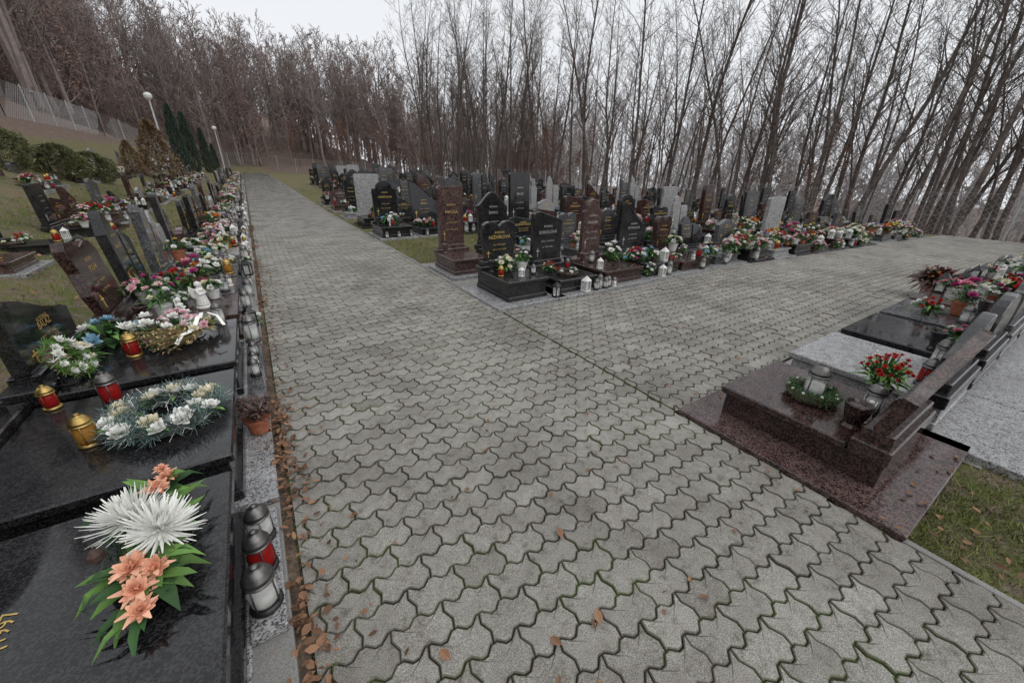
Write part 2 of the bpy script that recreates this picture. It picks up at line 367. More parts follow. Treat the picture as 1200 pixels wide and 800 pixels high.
# ------------------------------------------------------------------ flowers
def petal(mb,c,d,up,l,w,mat,curl=0.):
    s=d.cross(up)
    if s.length<1e-5: return
    s.normalize(); s*=w
    m=c+d*l*.6+up*curl*l*.3; e=c+d*l+up*curl*l
    mb.add([c-s*.25,c+s*.25,m+s,e+s*.25,e-s*.25,m-s],[(0,1,2,5),(5,2,3,4)],mat)
def bloom(mb,c,n,r,mat,kind,rng,cm=None):
    t,u,n=frame(n); c=Vector(c)
    if kind=='mum': L=[(6,24,.055),(30,24,.055),(50,20,.05),(68,14,.05),(82,8,.05)]; lens=[1,.97,.85,.68,.5]
    elif kind=='spider': L=[(-14,30,.04),(0,34,.042),(16,34,.042),(32,30,.042),(47,26,.042),(60,20,.045),(72,14,.045),(83,8,.05)]; lens=[1,1.02,1,.96,.88,.78,.68,.6]
    elif kind=='rose': L=[(8,7,.36),(26,7,.38),(44,6,.38),(62,5,.34),(79,4,.28)]; lens=[1,.92,.8,.68,.55]
    elif kind=='ruffle': L=[(5,9,.22),(22,9,.24),(40,8,.24),(58,7,.24),(74,6,.22)]; lens=[1,.95,.85,.72,.6]
    elif kind=='lily': L=[(30,6,.2)]; lens=[1]
    else: L=[(0,10,.2),(28,9,.2),(52,7,.2),(75,4,.2)]; lens=[1,.92,.75,.6]
    for (el,k,w),le in zip(L,lens):
        ph=rng.random()*6.28
        for i in range(k):
            a=ph+i*6.283/k+rng.uniform(-.1,.1); e=rad(el+rng.uniform(-8,8))
            d=(t*math.cos(a)+u*math.sin(a))*math.cos(e)+n*math.sin(e)
            up=n*math.cos(e)-(t*math.cos(a)+u*math.sin(a))*math.sin(e)
            petal(mb,c,d,up,r*le*rng.uniform(.85,1.1),r*w*rng.uniform(.8,1.2),mat,(.25 if kind!='lily' else -.35)*rng.uniform(.4,1.5))
    if cm: mb.lathe([(r*.16,0),(r*.14,r*.12),(r*.02,r*.2)],(0,0,0),cm,6,Matrix.Translation(c)@Matrix((t,u,n)).transposed().to_4x4())
def leaf(mb,c,d,l,w,mat,droop=.3):
    d=Vector(d).normalized(); s=d.cross(Vector((0,0,1)))
    if s.length<1e-4: s=Vector((1,0,0))
    s.normalize(); c=Vector(c); up=Vector((0,0,1))
    m1=c+d*l*.35; m2=c+d*l*.72-up*l*droop*.3; e=c+d*l-up*l*droop
    mb.add([c,m1+s*w+up*w*.3,m1,m1-s*w+up*w*.3,m2+s*w*.75+up*w*.2,m2,m2-s*w*.75+up*w*.2,e],[(0,2,1),(0,3,2),(1,2,5,4),(2,3,6,5),(4,5,7),(5,6,7)],mat)
def rdir(rng,zmin=0):
    while True:
        v=Vector((rng.uniform(-1,1),rng.uniform(-1,1),rng.uniform(zmin,1)))
        if .1<v.length<1: return v.normalized()
def bouquet(name,rng,cols,nb=9,spread=.16,h=.16,kind='pom',nl=40,r=.045,lm=None,pot=None,elong=1.0):
    mb=MB(); z0=0
    if pot: mb.lathe([(.05,0),(.055,.01),(.075,.11),(.082,.115),(.082,.13),(.07,.125)],(0,0,0),pot,14); z0=.1
    else:
        mb.lathe([(.04,0),(.045,.02),(.03,.05)],(0,0,0),M_leaf,8)
    for i in range(nl):
        d=rdir(rng,.05); leaf(mb,(d.x*spread*.3,d.y*spread*.3*elong,z0+.03+rng.random()*h*.35),(d.x,d.y*elong,d.z*.9),spread*rng.uniform(.6,1.1),spread*rng.uniform(.06,.13),lm or (M_leaf if rng.random()<.7 else M_leaf2),rng.uniform(.1,.6))
    for i in range(nb):
        a=i*2.4+rng.random()*.5; q=math.sqrt((i+.4)/nb)
        x,y=math.cos(a)*q*spread*.85,math.sin(a)*q*spread*.85*elong
        z=z0+h*(1-.55*q*q)+rng.uniform(-.015,.015)
        m=FM[rng.choice(cols)]; rr=r*rng.uniform(.75,1.2)
        mb.tube([Vector((x*.2,y*.2,z0+.02)),Vector((x,y,z))],[.003,.003],M_leaf,3)
        bloom(mb,(x,y,z),Vector((x,y,h*.9)),rr,m,kind,rng,M_goldcap if kind=='pom' and rng.random()<.4 else None)
    return mb.mesh(name)
def needles(mb,c,n,l,mat,rng,w=.0035):
    for _ in range(n):
        d=rdir(rng,-.3); s=Vector((-d.y,d.x,0)); s=s.normalized()*w if s.length>1e-4 else Vector((w,0,0)); e=c+d*l*rng.uniform(.6,1.1)
        mb.add([c-s,c+s,e+s*.5,e-s*.5],[(0,1,2,3)],mat)
def wreath(name,rng,Rr=.22,r=.07,nn=260,cols=('white',),nb=12,br=.05,kind='rose',nm=None,frac=1.0,tips=True,lw=.0035):
    mb=MB()
    pts=[Vector((Rr*math.cos(a),Rr*math.sin(a),.035)) for a in np.linspace(0,2*math.pi,25)]
    mb.tube(pts,[.03]*25,M_dry,6)
    for i in range(nn):
        a=rng.random()*6.283; q=rng.uniform(-.5,.5)*r; c=Vector(((Rr+q)*math.cos(a),(Rr+q)*math.sin(a),.03+rng.random()*.035))
        needles(mb,c,7,r*.65,(nm or M_fir) if rng.random()<.9 or not tips else FM['white'],rng,lw)
    for i in range(nb):
        a=i/nb*6.283*frac+rng.uniform(-.15,.15); q=rng.uniform(-.4,.4)*r
        c=Vector(((Rr+q)*math.cos(a),(Rr+q)*math.sin(a),.07)); bloom(mb,c,Vector((math.cos(a)*.3,math.sin(a)*.3,1)),br*rng.uniform(.8,1.2),FM[rng.choice(cols)],kind,rng)
        for _ in range(4): leaf(mb,c-Vector((0,0,.02)),rdir(rng,0),br*1.5,br*.25,M_leaf2)
    return mb.mesh(name)
def lantern(name,gl,cap,base,r=.05,h=.2,kind=0):
    mb=MB(); k=r/.05
    if kind==0:
        mb.lathe([(.05*k,0),(.053*k,.004),(.053*k,.014),(.043*k,.022)],(0,0,0),base,20)
        mb.lathe([(.038*k,.022),(.046*k,h*.2),(.047*k,h*.42),(.040*k,h*.64)],(0,0,0),gl,20)
        mb.lathe([(.033*k,.024),(.033*k,h*.4)],(0,0,0),M_wax,12)
        mb.lathe([(.043*k,h*.64),(.05*k,h*.655),(.05*k,h*.675),(.046*k,h*.68),(.046*k,h*.73),(.049*k,h*.74),(.044*k,h*.77),(.038*k,h*.84),(.024*k,h*.92),(.009*k,h*.945),(.013*k,h*.97),(.012*k,h*.99),(.002,h)],(0,0,0),cap,20)
        for i in range(4):
            a=i*1.5708; mb.box(-.0025,.0025,.046*k,.0495*k,.02,h*.66,cap,.0005,Matrix.Rotation(a,4,'Z'))
    elif kind==1:
        mb.box(-r,r,-r,r,0,.02,cap,.003)
        for sx in(-1,1):
            for sy in(-1,1): mb.box(sx*r*.85-.006,sx*r*.85+.006,sy*r*.85-.006,sy*r*.85+.006,.018,h*.66,cap,.001)
        mb.box(-r*.7,r*.7,-r*.7,r*.7,.021,h*.6,gl,.002); mb.lathe([(.02,.022),(.02,h*.35)],(0,0,0),M_wax,10)
        mb.box(-r*1.05,r*1.05,-r*1.05,r*1.05,h*.65,h*.7,cap,.003)
        mb.add([(-r,-r,h*.7),(r,-r,h*.7),(r,r,h*.7),(-r,r,h*.7),(-r*.25,-r*.25,h*.92),(r*.25,-r*.25,h*.92),(r*.25,r*.25,h*.92),(-r*.25,r*.25,h*.92)],[(0,1,5,4),(1,2,6,5),(2,3,7,6),(3,0,4,7),(4,5,6,7)],cap)
        mb.lathe([(r*.15,h*.92),(r*.2,h*.96),(.002,h)],(0,0,0),cap,8)
    me=mb.mesh(name)
    sm=[len(p.vertices)==4 and kind==0 for p in me.polygons]; me.polygons.foreach_set('use_smooth',sm)
    return me
def angel():
    mb=MB()
    mb.lathe([(.05,0),(.052,.012),(.04,.02),(.045,.03),(.034,.09),(.026,.13),(.03,.15),(.012,.165),(.01,.17)],(0,0,0),M_white,14)
    mb.lathe([(.004,.166),(.018,.174),(.023,.19),(.019,.205),(.005,.214)],(0,0,0),M_white,12)
    for s in(-1,1):
        o=[(0,.08),(s*.02,.07),(s*.06,.1),(s*.075,.15),(s*.06,.19),(s*.03,.165),(0,.15)]
        if s<0:o=o[::-1]
        mb.extr(o,.02,.03,.003,M_white)
        mb.tube([Vector((s*.028,0,.145)),Vector((s*.032,-.02,.115)),Vector((0,-.038,.12))],[.011,.009,.006],M_white,6)
    return mb.mesh('angel_figurine')
pal=[['white','cream'],['white','palepink'],['yellow','white'],['red','white'],['pink','magenta','palepink'],['white'],['peach','cream','white'],['lilac','white','palepink'],['red','cream'],['cream','white'],['white','blue'],['magenta','white','yellow'],['orange','yellow','cream'],['white','pink'],['white','palepink','cream'],['white'],['red','orange'],['pink','white','magenta']]
BQ=[]
for i,p in enumerate(pal):
    BQ.append(bouquet('flower_bouquet',random.Random(i),p,nb=R.choice([6,9,12]),spread=R.uniform(.13,.2),h=R.uniform(.13,.24),kind=['pom','rose','ruffle','mum'][i%4],r=R.uniform(.034,.055),pot=(M_pot if i%5==2 else (M_white if i%5==4 else None)),elong=R.uniform(.8,1.4),nl=60))
BW=[3,2,1.5,1.5,2,3,2,2,1,2,2,1.5,1.5,2,2,2,1.5,2]
LN=[lantern('grave_lantern',G_clear,M_cap,M_blackp,.05,.2),lantern('grave_lantern',G_red,M_goldcap,M_goldcap,.048,.19),lantern('grave_lantern',G_amber,M_goldcap,M_goldcap,.05,.2),
    lantern('grave_lantern',G_clear,M_white,M_white,.05,.22,1),lantern('grave_lantern',G_red,M_cap,M_blackp,.05,.22),lantern('grave_lantern',G_clear,M_cap,M_cap,.055,.26),lantern('grave_lantern',M_white,M_cap,M_white,.045,.17),lantern('grave_lantern',G_clear,M_blackp,M_blackp,.05,.24,1)]
LW=[5,1.5,1,3,2,4,2,2]
WR=[wreath('grave_wreath',random.Random(5),.16,.06,140,('white','cream'),8,.04),wreath('grave_wreath',random.Random(6),.15,.06,140,('red','white'),7,.035)]
ANG=angel()
def rand_decor(M,w,d,H,rng,extra=0):
    n=rng.choice([0,1,1,2,2,3])+extra
    for i in range(n):
        lx=rng.uniform(-w*.38,w*.38); ly=rng.uniform(d*.2,d*.7)
        if rng.random()<.12: me=rng.choice(WR); nm='grave_wreath'
        else: me=rng.choices(BQ,BW)[0]; nm='flower_bouquet'
        obj(nm,me,M@TR(lx,ly,H,rng.random()*6.3,rng.uniform(.6,1.15)))
    for i in range(rng.choice([0,1,2,3])+extra):
        lx=rng.uniform(-w*.42,w*.42); ly=rng.uniform(.07,d*.25); z=H
        if rng.random()<.35: ly=-.06; z=.05
        obj('grave_lantern',rng.choices(LN,LW)[0],M@TR(lx,ly,z,0,rng.uniform(.75,1.15)))
    if rng.random()<.14: obj('angel_figurine',ANG,M@TR(rng.uniform(-.2,.2),d*.3,H,0,rng.uniform(.8,1.3)))
GV=[]
bm=[M_black]*5+[M_dgrey]*3+[M_brown,M_red,M_brown]
for i in range(30):
    g=random.Random(100+i); m=g.choice(bm); st=m if g.random()<.85 else g.choice(bm)
    if i%10==4: m=M_lgrey; 
    if i%10==7: st=M_lgrey
    GV.append(grave('grave_monument',g,w=g.uniform(.64,.9),d=g.uniform(.85,1.0),H=g.uniform(.2,.36),body=m,stone=st,kind=(i*3)%8,sh=g.choice([.4,.5,.62,.7,.8,.95,1.05]),sw=None if i%4 else .42,
        thick=g.uniform(.07,.12),lean=-rad(g.uniform(0,5)),name_i=i,double=(i%7==3),plinth=g.choice([M_lgrey,M_lgrey,M_conc,M_dgrey,m])))
def place_grave(me,x,y,rz,name='grave_monument',rng=R,sz=1.0,extra=0):
    M=TR(x,y,ground(x,y)+.006,rz)
    obj(name,me,M@Matrix.Diagonal((1,1,sz,1)))
    rand_decor(M,me['w'],me['d'],me['H']*sz,rng,extra)
    return M
def LAN(k,x,y,z,s=1.0): return obj('grave_lantern',LN[k],TR(x,y,z,R.random()*6,s))
# ------------------------------------------------------------------ LEFT ROW
fx=-.335; rl=rad(90)
def lgrave(yc,dec=0,**k):
    me=grave('grave_monument',random.Random(int(yc*10)),pm=(.03,.0,.08),**k); M=TR(fx,yc,.012,rl); obj('grave_monument',me,M)
    if dec: rand_decor(M,me['w'],me['d'],me['H'],R)
    return M
M1=lgrave(1.36,w=.98,d=1.2,H=.35,body=M_black,stone=M_black,kind=1,sh=.6,name_i=1,vase=False)
M2=lgrave(2.49,w=1.03,d=1.2,H=.35,body=M_black,stone=M_black,kind=0,sh=.6,name_i=2,vase=False)
M3=lgrave(3.66,w=1.0,d=1.15,H=.34,body=M_black,stone=M_black,kind=7,sh=.45,name_i=3,vase=True)
M4=lgrave(4.76,w=.8,d=1.05,H=.32,body=M_brown,stone=M_brown,kind=6,sh=.62,name_i=4,lean=-rad(8))
yy=5.75
i=0
while yy<52:
    me=GV[(i*7+3)%30]; M=place_grave(me,fx-.04,yy,rl,sz=R.uniform(.68,.88),extra=1)
    if yy<30: rand_decor(M,me['w'],me['d'],me['H']*.8,R,1)
    yy+=me['w']+.16; i+=1
for (xx,y0,y1,k) in ((-2.9,8.5,46,7),(-4.9,17,44,11)):
    yy=y0;i=0
    while yy<y1:
        me=GV[(i*k+1)%30]; place_grave(me,xx+R.uniform(-.1,.1),yy,rl,sz=R.uniform(.6,.85),extra=1); yy+=me['w']+R.choice([.3,.6,1.4]); i+=1
mb=MB()
for (a,b_,m) in [(-.4,.84,M_conc),(.86,1.9,M_conc),(1.94,3.03,M_lgrey),(3.1,4.2,M_dgrey),(4.26,5.2,M_lgrey)]:
    mb.box(-.355,-.205,a,b_,.0,.045,m,.005)
yy=5.25
while yy<50:
    L=R.uniform(.8,1.3); z=ground(-.3,yy+L*.5); mb.box(-.375,-.205,yy,yy+L-.03,z,z+.045,R.choice([M_lgrey,M_conc,M_dgrey,M_lgrey]),.005); yy+=L
mb.box(-.335,-.215,1.18,1.83,.046,.085,M_lgrey,.005)
obj('granite_border_strip',mb.mesh('granite_border_strip'))
mb=MB(); v,f,w=textgeo('*1941  †1997')
mb.add([(p[0]*.06,p[1]*.06,0) for p in v],f,M_gold,TR(-.88,1.3,.3645,rad(90)))
v,f,w=textgeo('NOVÁKOVÁ'); mb.add([(p[0]*.07,p[1]*.07,0) for p in v],f,M_gold,TR(-.99,1.3,.3645,rad(90)))
obj('gold_slab_lettering',mb.mesh('gold_slab_lettering'))
LAN(0,-.275,1.30,.086,1.1); LAN(4,-.275,1.475,.086,1.0); LAN(0,-.275,1.65,.086,1.0)
mb=MB(); mb.lathe([(.05,0),(.055,.01),(.07,.09),(.078,.095),(.078,.115),(.066,.112)],(0,0,0),M_pot,18); r_=random.Random(4)
for i in range(150):
    d=rdir(r_,.25); c=Vector((0,0,.1)); e=c+d*r_.uniform(.08,.17); mb.tube([c+d*.02,e],[.002,.0012],M_dry,3)
    for _ in range(2): leaf(mb,e,rdir(r_,-.2),.03,.008,M_dry)
obj('potted_dry_plant',mb.mesh('potted_dry_plant'),TR(-.265,2.62,.05))
# hero chrysanthemum spray
mb=MB(); r_=random.Random(21)
for i in range(120):
    a=r_.random()*6.28; yv=r_.uniform(-.27,.27)
    leaf(mb,(r_.uniform(-.03,.03),yv,.03+r_.random()*.06),(math.cos(a),math.sin(a)*.9+yv*2,r_.uniform(0,.6)),r_.uniform(.08,.19),r_.uniform(.012,.03),r_.choice([M_leaf,M_leaf2,M_leaf2]),r_.uniform(0,.6))
for i in range(40):
    a=r_.random()*6.28; d=Vector((math.cos(a),math.sin(a),.15)); c=Vector((0,r_.uniform(-.2,.2),.04)); needles(mb,c+d*r_.uniform(.08,.15),9,.05,M_fir,r_,.002)
bloom(mb,(-.045,.07,.12),(-.1,.15,1),.12,FM['white'],'spider',r_); bloom(mb,(.045,-.045,.12),(.35,-.15,1),.115,FM['white'],'spider',r_)
for (x,y_,z,rr) in ((-.02,-.165,.11,.05),(.035,-.2,.1,.045),(-.01,-.25,.09,.045),(.0,-.31,.07,.04),(.02,.2,.12,.045),(.05,.255,.12,.04),(.03,.31,.13,.025)):
    bloom(mb,(x,y_,z),(r_.uniform(-.3,.5),r_.uniform(-.6,.2),1),rr,FM['peach'],'ruffle',r_); bloom(mb,(x,y_,z),(0,0,1),rr*1.2,FM['peach'],'lily',r_)
mb.lathe([(.01,0),(.025,.015),(.022,.035),(.008,.05)],(-.12,-.05,.09),M_dry,8)
obj('chrysanthemum_spray',mb.mesh('chrysanthemum_spray'),TR(-.555,1.50,.362,rad(4)))
obj('white_rose_wreath',wreath('white_rose_wreath',random.Random(9),.20,.12,620,('white','white','cream'),20,.05,'rose',M_firb,lw=.0022),TR(-.64,2.50,.363))
LAN(2,-.93,2.42,.363,.9); LAN(4,-.92,2.84,.363,.95); LAN(1,-1.2,2.95,.363,.8)
obj('flower_bouquet',BQ[10],TR(-1.15,3.95,.35,1,1.1)); LAN(1,-.96,3.62,.35,1.0)
obj('flower_bouquet',BQ[5],TR(-.85,3.78,.35,2,1.0)); obj('flower_bouquet',BQ[1],TR(-.72,3.98,.35,1,.9)); obj('flower_bouquet',BQ[0],TR(-1.25,3.62,.35,1,.7))
obj('green_wreath',wreath('green_wreath',random.Random(31),.10,.07,200,('white',),10,.03,'pom',M_leaf2,lw=.003),TR(-1.22,3.32,.5,0,1.0,rad(15),rad(60)))
mb=MB(); mb.tube([Vector((0,0,0)),Vector((-.02,0,.14))],[.012,.01],M_blackp,6); mb.box(-.05,.05,-.05,.05,0,.012,M_blackp,.002); obj('wreath_stand',mb.mesh('wreath_stand'),TR(-1.24,3.32,.352))
mb=MB(); r_=random.Random(8)
for i in range(260):
    a=r_.gauss(0,.3); L=r_.uniform(.16,.42); c=Vector((r_.uniform(-.02,.02),0,.05)); e=c+Vector((math.sin(a)*L,-math.cos(a)*L,r_.uniform(-.03,.1)))
    mb.tube([c,e],[.0015,.0008],M_straw,3)
    for _ in range(2): leaf(mb,e,rdir(r_,-.1),.035,.006,r_.choice([M_straw,M_straw,M_leaf,M_dry]))
for i in range(80): leaf(mb,(0,r_.uniform(-.16,.08),.06),rdir(r_,.0),.12,.014,r_.choice([M_leaf,M_leaf2,M_straw]))
for i in range(8): bloom(mb,(r_.uniform(-.1,.1),r_.uniform(-.12,.1),.11),rdir(r_,.5),.04,FM[r_.choice(['cream','palepink','white'])],'ruffle',r_)
mb.ribbon([Vector(p) for p in ((0,0,.13),(.04,-.03,.17),(.08,-.09,.13),(.10,-.16,.10),(.14,-.24,.11),(.15,-.3,.06))],.014,FM['white'])
mb.ribbon([Vector(p) for p in ((0,0,.13),(.04,.05,.18),(.1,.08,.15),(.16,.07,.08))],.014,FM['white'])
mb.ribbon([Vector(p) for p in ((0,0,.13),(-.03,.05,.17),(-.06,.04,.14),(-.02,0,.13))],.014,FM['white'])
obj('dried_sheaf_with_ribbon',mb.mesh('dried_sheaf_with_ribbon'),TR(-.56,3.82,.36,rad(-50)))
LAN(5,-.46,4.08,.352,.8)
obj('angel_figurine',ANG,TR(-.62,4.72,.335,rad(60),1.25)); LAN(5,-.27,4.3,.05,1.15); LAN(7,-.275,4.75,.05,1.0); LAN(0,-.27,3.5,.05,.8); LAN(6,-.275,3.75,.05,.7); LAN(0,-.27,3.95,.05,.7)
obj('flower_bouquet',BQ[4],TR(-1.05,5.0,.335,1,1.2)); obj('flower_bouquet',BQ[14],TR(-.9,4.55,.335,1,1)); obj('angel_figurine',ANG,TR(-.75,4.4,.335,rad(100),1.0))
obj('flower_bouquet',BQ[9],TR(-.55,5.02,.335,1,.8)); obj('flower_bouquet',BQ[15],TR(-.8,4.9,.335,1,.7)); obj('flower_bouquet',BQ[2],TR(-1.1,7.6,.3,1,1.2)); obj('flower_bouquet',BQ[17],TR(-.7,5.6,.3,1,1.1))
for i in range(24):
    yy=4.9+i*.85+R.uniform(-.4,.4)
    if R.random()<.35: obj('flower_bouquet',BQ[R.choice([0,5,9,14,2])],TR(-.28,yy,ground(0,yy)+.05,0,.6))
    else: LAN(R.choice([0,5,6,7,3,0]),-.28,yy,ground(0,yy)+.05,R.uniform(.7,1.1))
# ------------------------------------------------------------------ CENTRAL BLOCK
def cgrave(x,y,dec=1,**k):
    me=grave('grave_monument',random.Random(int(x*10)),**k); M=TR(x,y,ground(x,y)+.006,0); obj('grave_monument',me,M)
    if dec: rand_decor(M,me['w'],me['d'],me['H'],R,1)
    return M
cgrave(2.86,4.02,0,w=.66,d=.9,H=.32,body=M_black,stone=M_black,kind=4,sh=.55,sw=.56,name_i=0,plinth=M_lgrey,pm=(.22,.14,.05))
obj('flower_bouquet',BQ[0],TR(2.8,4.55,.33,0,.9)); obj('flower_bouquet',BQ[14],TR(3.02,4.45,.33,0,1.0)); LAN(7,3.25,3.93,.06,.9); LAN(1,2.62,4.35,.33,.8); LAN(3,2.85,4.2,.33,.6); LAN(0,3.08,4.25,.33,.7)
cgrave(3.72,4.0,0,w=.72,d=.92,H=.24,body=M_black,stone=M_black,kind=2,sh=.72,sw=.55,name_i=5,pm=(.1,.14,.05))
obj('grave_wreath',WR[1],TR(3.7,4.25,.25,0,.9)); obj('flower_bouquet',BQ[3],TR(3.55,4.5,.25,0,.7)); LAN(3,3.78,3.92,.06,1.05); LAN(4,3.9,4.5,.25,.8)
for k in range(5): LAN([0,5,0,0,6][k],3.98+.09*k,3.91+.03*(k%2),.06,.85)
cgrave(4.66,4.0,0,w=.86,d=.95,H=.26,body=M_brown,stone=M_red,kind=3,sh=.85,sw=.4,name_i=6,pm=(.06,.13,.05)); LAN(0,4.5,4.6,.27,1)
obj('flower_bouquet',BQ[5],TR(4.95,4.6,.27,0,1.2)); LAN(3,4.3,4.2,.27,.8)
cgrave(5.66,4.02,1,w=.8,d=.92,H=.25,body=M_black,stone=M_black,kind=7,sh=.8,name_i=7)
cgrave(2.82,5.62,0,w=.62,d=.85,H=.3,body=M_red,stone=M_red,kind=5,sh=.95,sw=.44,name_i=8,thick=.12)
cgrave(3.7,5.7,0,w=.7,d=.85,H=.3,body=M_black,stone=M_black,kind=1,sh=.85,sw=.6,name_i=9); obj('flower_bouquet',BQ[5],TR(3.5,6.2,.3,0,1.1))
cgrave(2.9,9.75,1,w=.8,d=1.0,H=.3,body=M_black,stone=M_black,kind=3,sh=.9,sw=.62,name_i=10)
def row(y,x0,x1,tall=1.0,extra=0):
    x=x0
    while x<x1:
        if R.random()<.06: x+=.8; continue
        i=R.randrange(30); me=GV[i]; place_grave(me,x+me['w']/2,y+R.uniform(-.06,.06),0,sz=tall*R.uniform(.72,1.12),extra=extra); x+=me['w']+R.uniform(.14,.35)
row(4.0,6.15,19.5,.78,1); row(5.7,4.15,19.3,.95,1); row(7.6,5.2,19.3,.95,1)
row(9.8,3.5,19.2,1.0,1)
yy=12
while yy<37:
    x1=float(np.interp(yy,[4,20,38],[19.3,18.5,12.5])); row(yy,2.6 if yy<20 else 4.2,x1,1.1); yy+=2.35
for i in range(110):
    x=4.8+14.5*R.random()**.8; obj('flower_bouquet',R.choice(BQ),TR(x,3.93+R.random()*.7,ground(x,4)+(.06 if R.random()<.4 else .26),0,R.uniform(.65,1.25)))
# ------------------------------------------------------------------ RIGHT BLOCK
rr=rad(180)
def rgrave(x,y,dec=1,**k):
    me=grave('grave_monument',random.Random(int(x*10)),**k); M=TR(x,y,ground(x,y)+.006,rr); obj('grave_monument',me,M)
    if dec: rand_decor(M,me['w'],me['d'],me['H'],R)
    return M
rgrave(2.97,1.19,0,w=.8,d=.93,H=.25,body=M_brown,stone=M_brown,kind=7,sh=.52,sw=.7,thick=.07,lean=-rad(14),name_i=1,plinth=M_red,pm=(.235,.15,.2),vase=False,step=False)
obj('grave_wreath',wreath('grave_wreath',random.Random(44),.125,.06,420,('white',),10,.011,'pom',M_leaf,1.0,False,.002),TR(2.95,.78,.257)); LAN(0,2.95,.78,.257,1.3)
mb=MB(); mb.lathe([(.05,0),(.055,.01),(.04,.03),(.06,.1),(.07,.16),(.065,.165),(.05,.15)],(0,0,0),M_brown,16); obj('granite_vase',mb.mesh('granite_vase'),TR(2.78,.5,.257))
LAN(0,3.06,.5,.257,1.1); obj('angel_figurine',ANG,TR(2.92,.48,.257,rr,.7))
mb=MB(); mb.lathe([(.04,0),(.045,.01),(.03,.03),(.05,.1),(.055,.13),(.04,.125)],(0,0,0),M_brown,16); obj('granite_vase',mb.mesh('granite_vase'),TR(3.26,.52,.257))
obj('red_flower_bouquet',bouquet('red_flower_bouquet',random.Random(3),['red'],34,.14,.2,'pom',90,.018,M_leaf2),TR(3.27,.54,.38,0,1.1))
rgrave(4.02,1.2,0,w=.88,d=.95,H=.27,body=M_lgrey,stone=M_black,kind=7,sh=.36,name_i=2,plinth=M_lgrey,pm=(.085,.1,.42),vase=False)
obj('angel_figurine',ANG,TR(3.95,.75,.277,rr,.5)); LAN(5,4.25,.45,.277,1); LAN(4,3.8,.42,.277,1)
rgrave(5.08,1.2,0,w=.9,d=.95,H=.27,body=M_black,stone=M_black,kind=0,sh=.4,name_i=3,pm=(.07,.1,.4)); obj('flower_bouquet',BQ[13],TR(5.1,.5,.277,0,.9))
rgrave(6.1,1.2,0,w=.88,d=.95,H=.27,body=M_dgrey,stone=M_dgrey,kind=3,sh=.4,name_i=4,pm=(.06,.1,.4)); LAN(0,5.9,.6,.277,1); obj('flower_bouquet',BQ[17],TR(6.2,.7,.28,0,1.1)); obj('flower_bouquet',BQ[3],TR(6.0,.9,.28,0,.8))
rgrave(7.1,1.2,1,w=.85,d=.95,H=.27,body=M_red,stone=M_red,kind=1,sh=.45,name_i=6)
x=8.1;i=0
while x<19.5:
    me=GV[(i*7+2)%30]; place_grave(me,x,1.2,rr,sz=.72,extra=1); x+=me['w']+.18; i+=1
obj('potted_shrub',bouquet('potted_shrub',random.Random(71),['red','orange'],30,.22,.22,'pom',200,.016,M_dry,pot=M_pot),TR(8.1,1.25,.02,0,1.4))
obj('flower_bouquet',BQ[4],TR(7.0,.9,.28,0,1))
# ------------------------------------------------------------------ fallen leaves and grass
mb=MB(); r_=random.Random(5)
def fleaf(x,y,z,s):
    a=r_.random()*6.28; M=TR(x,y,z,a,s,rad(r_.uniform(-25,25)),rad(r_.uniform(-25,25))); k=r_.uniform(.6,1.1); c=r_.uniform(.02,.2)
    mb.add([(0,-.5,0),(.28*k,-.2,c*.6),(.32*k,.15,c),(0,.55,.02),(-.32*k,.15,c),(-.26*k,-.2,c*.6),(0,0,0)],[(0,1,6),(1,2,6),(2,3,6),(3,4,6),(4,5,6),(5,0,6)],M_fall,M)
cl=[r_.random()**1.3*14+.5 for _ in range(16)]+[1.0,1.9,2.2,2.3,2.45,2.6,2.9]
for i in range(1100):
    y=(r_.choice(cl)+r_.gauss(0,.16)) if r_.random()<.78 else r_.random()**1.5*14+.3
    fleaf(-.165+r_.gauss(0,.045),y,.032+r_.random()*.015,r_.uniform(.018,.05))
for i in range(150): 
    y=r_.random()**1.4*10+.4; fleaf(r_.uniform(XL,XR),y,.034,r_.uniform(.012,.04))
for i in range(170): fleaf(XL+abs(r_.gauss(0,.12)),r_.uniform(.5,8),.034,r_.uniform(.015,.045))
for i in range(700): 
    x=2.4+r_.random()**1.2*6; fleaf(x,r_.uniform(-2.5,.02),.04,r_.uniform(.025,.055))
for i in range(26): fleaf(r_.uniform(2.35,3.6),r_.choice([.13,1.28])+r_.uniform(-.06,.06),.065,.035)
for (x,y) in ((.62,.62),(.82,.6),(.93,.98),(1.25,.42),(.25,.8)): fleaf(x,y,.036,.055)
for i in range(1100):
    x=-1.7-r_.random()*5; y=r_.uniform(4,30); fleaf(x,y,ground(x,y)+.05,.07)
for i in range(300): fleaf(r_.uniform(2.5,12),r_.uniform(3.85,8.5),.04,.06)
for i in range(70): fleaf(r_.uniform(2.5,9),r_.uniform(1.4,3.8),.034,.04)
obj('fallen_leaves',mb.mesh('fallen_leaves'))
rs=np.random.RandomState(2)
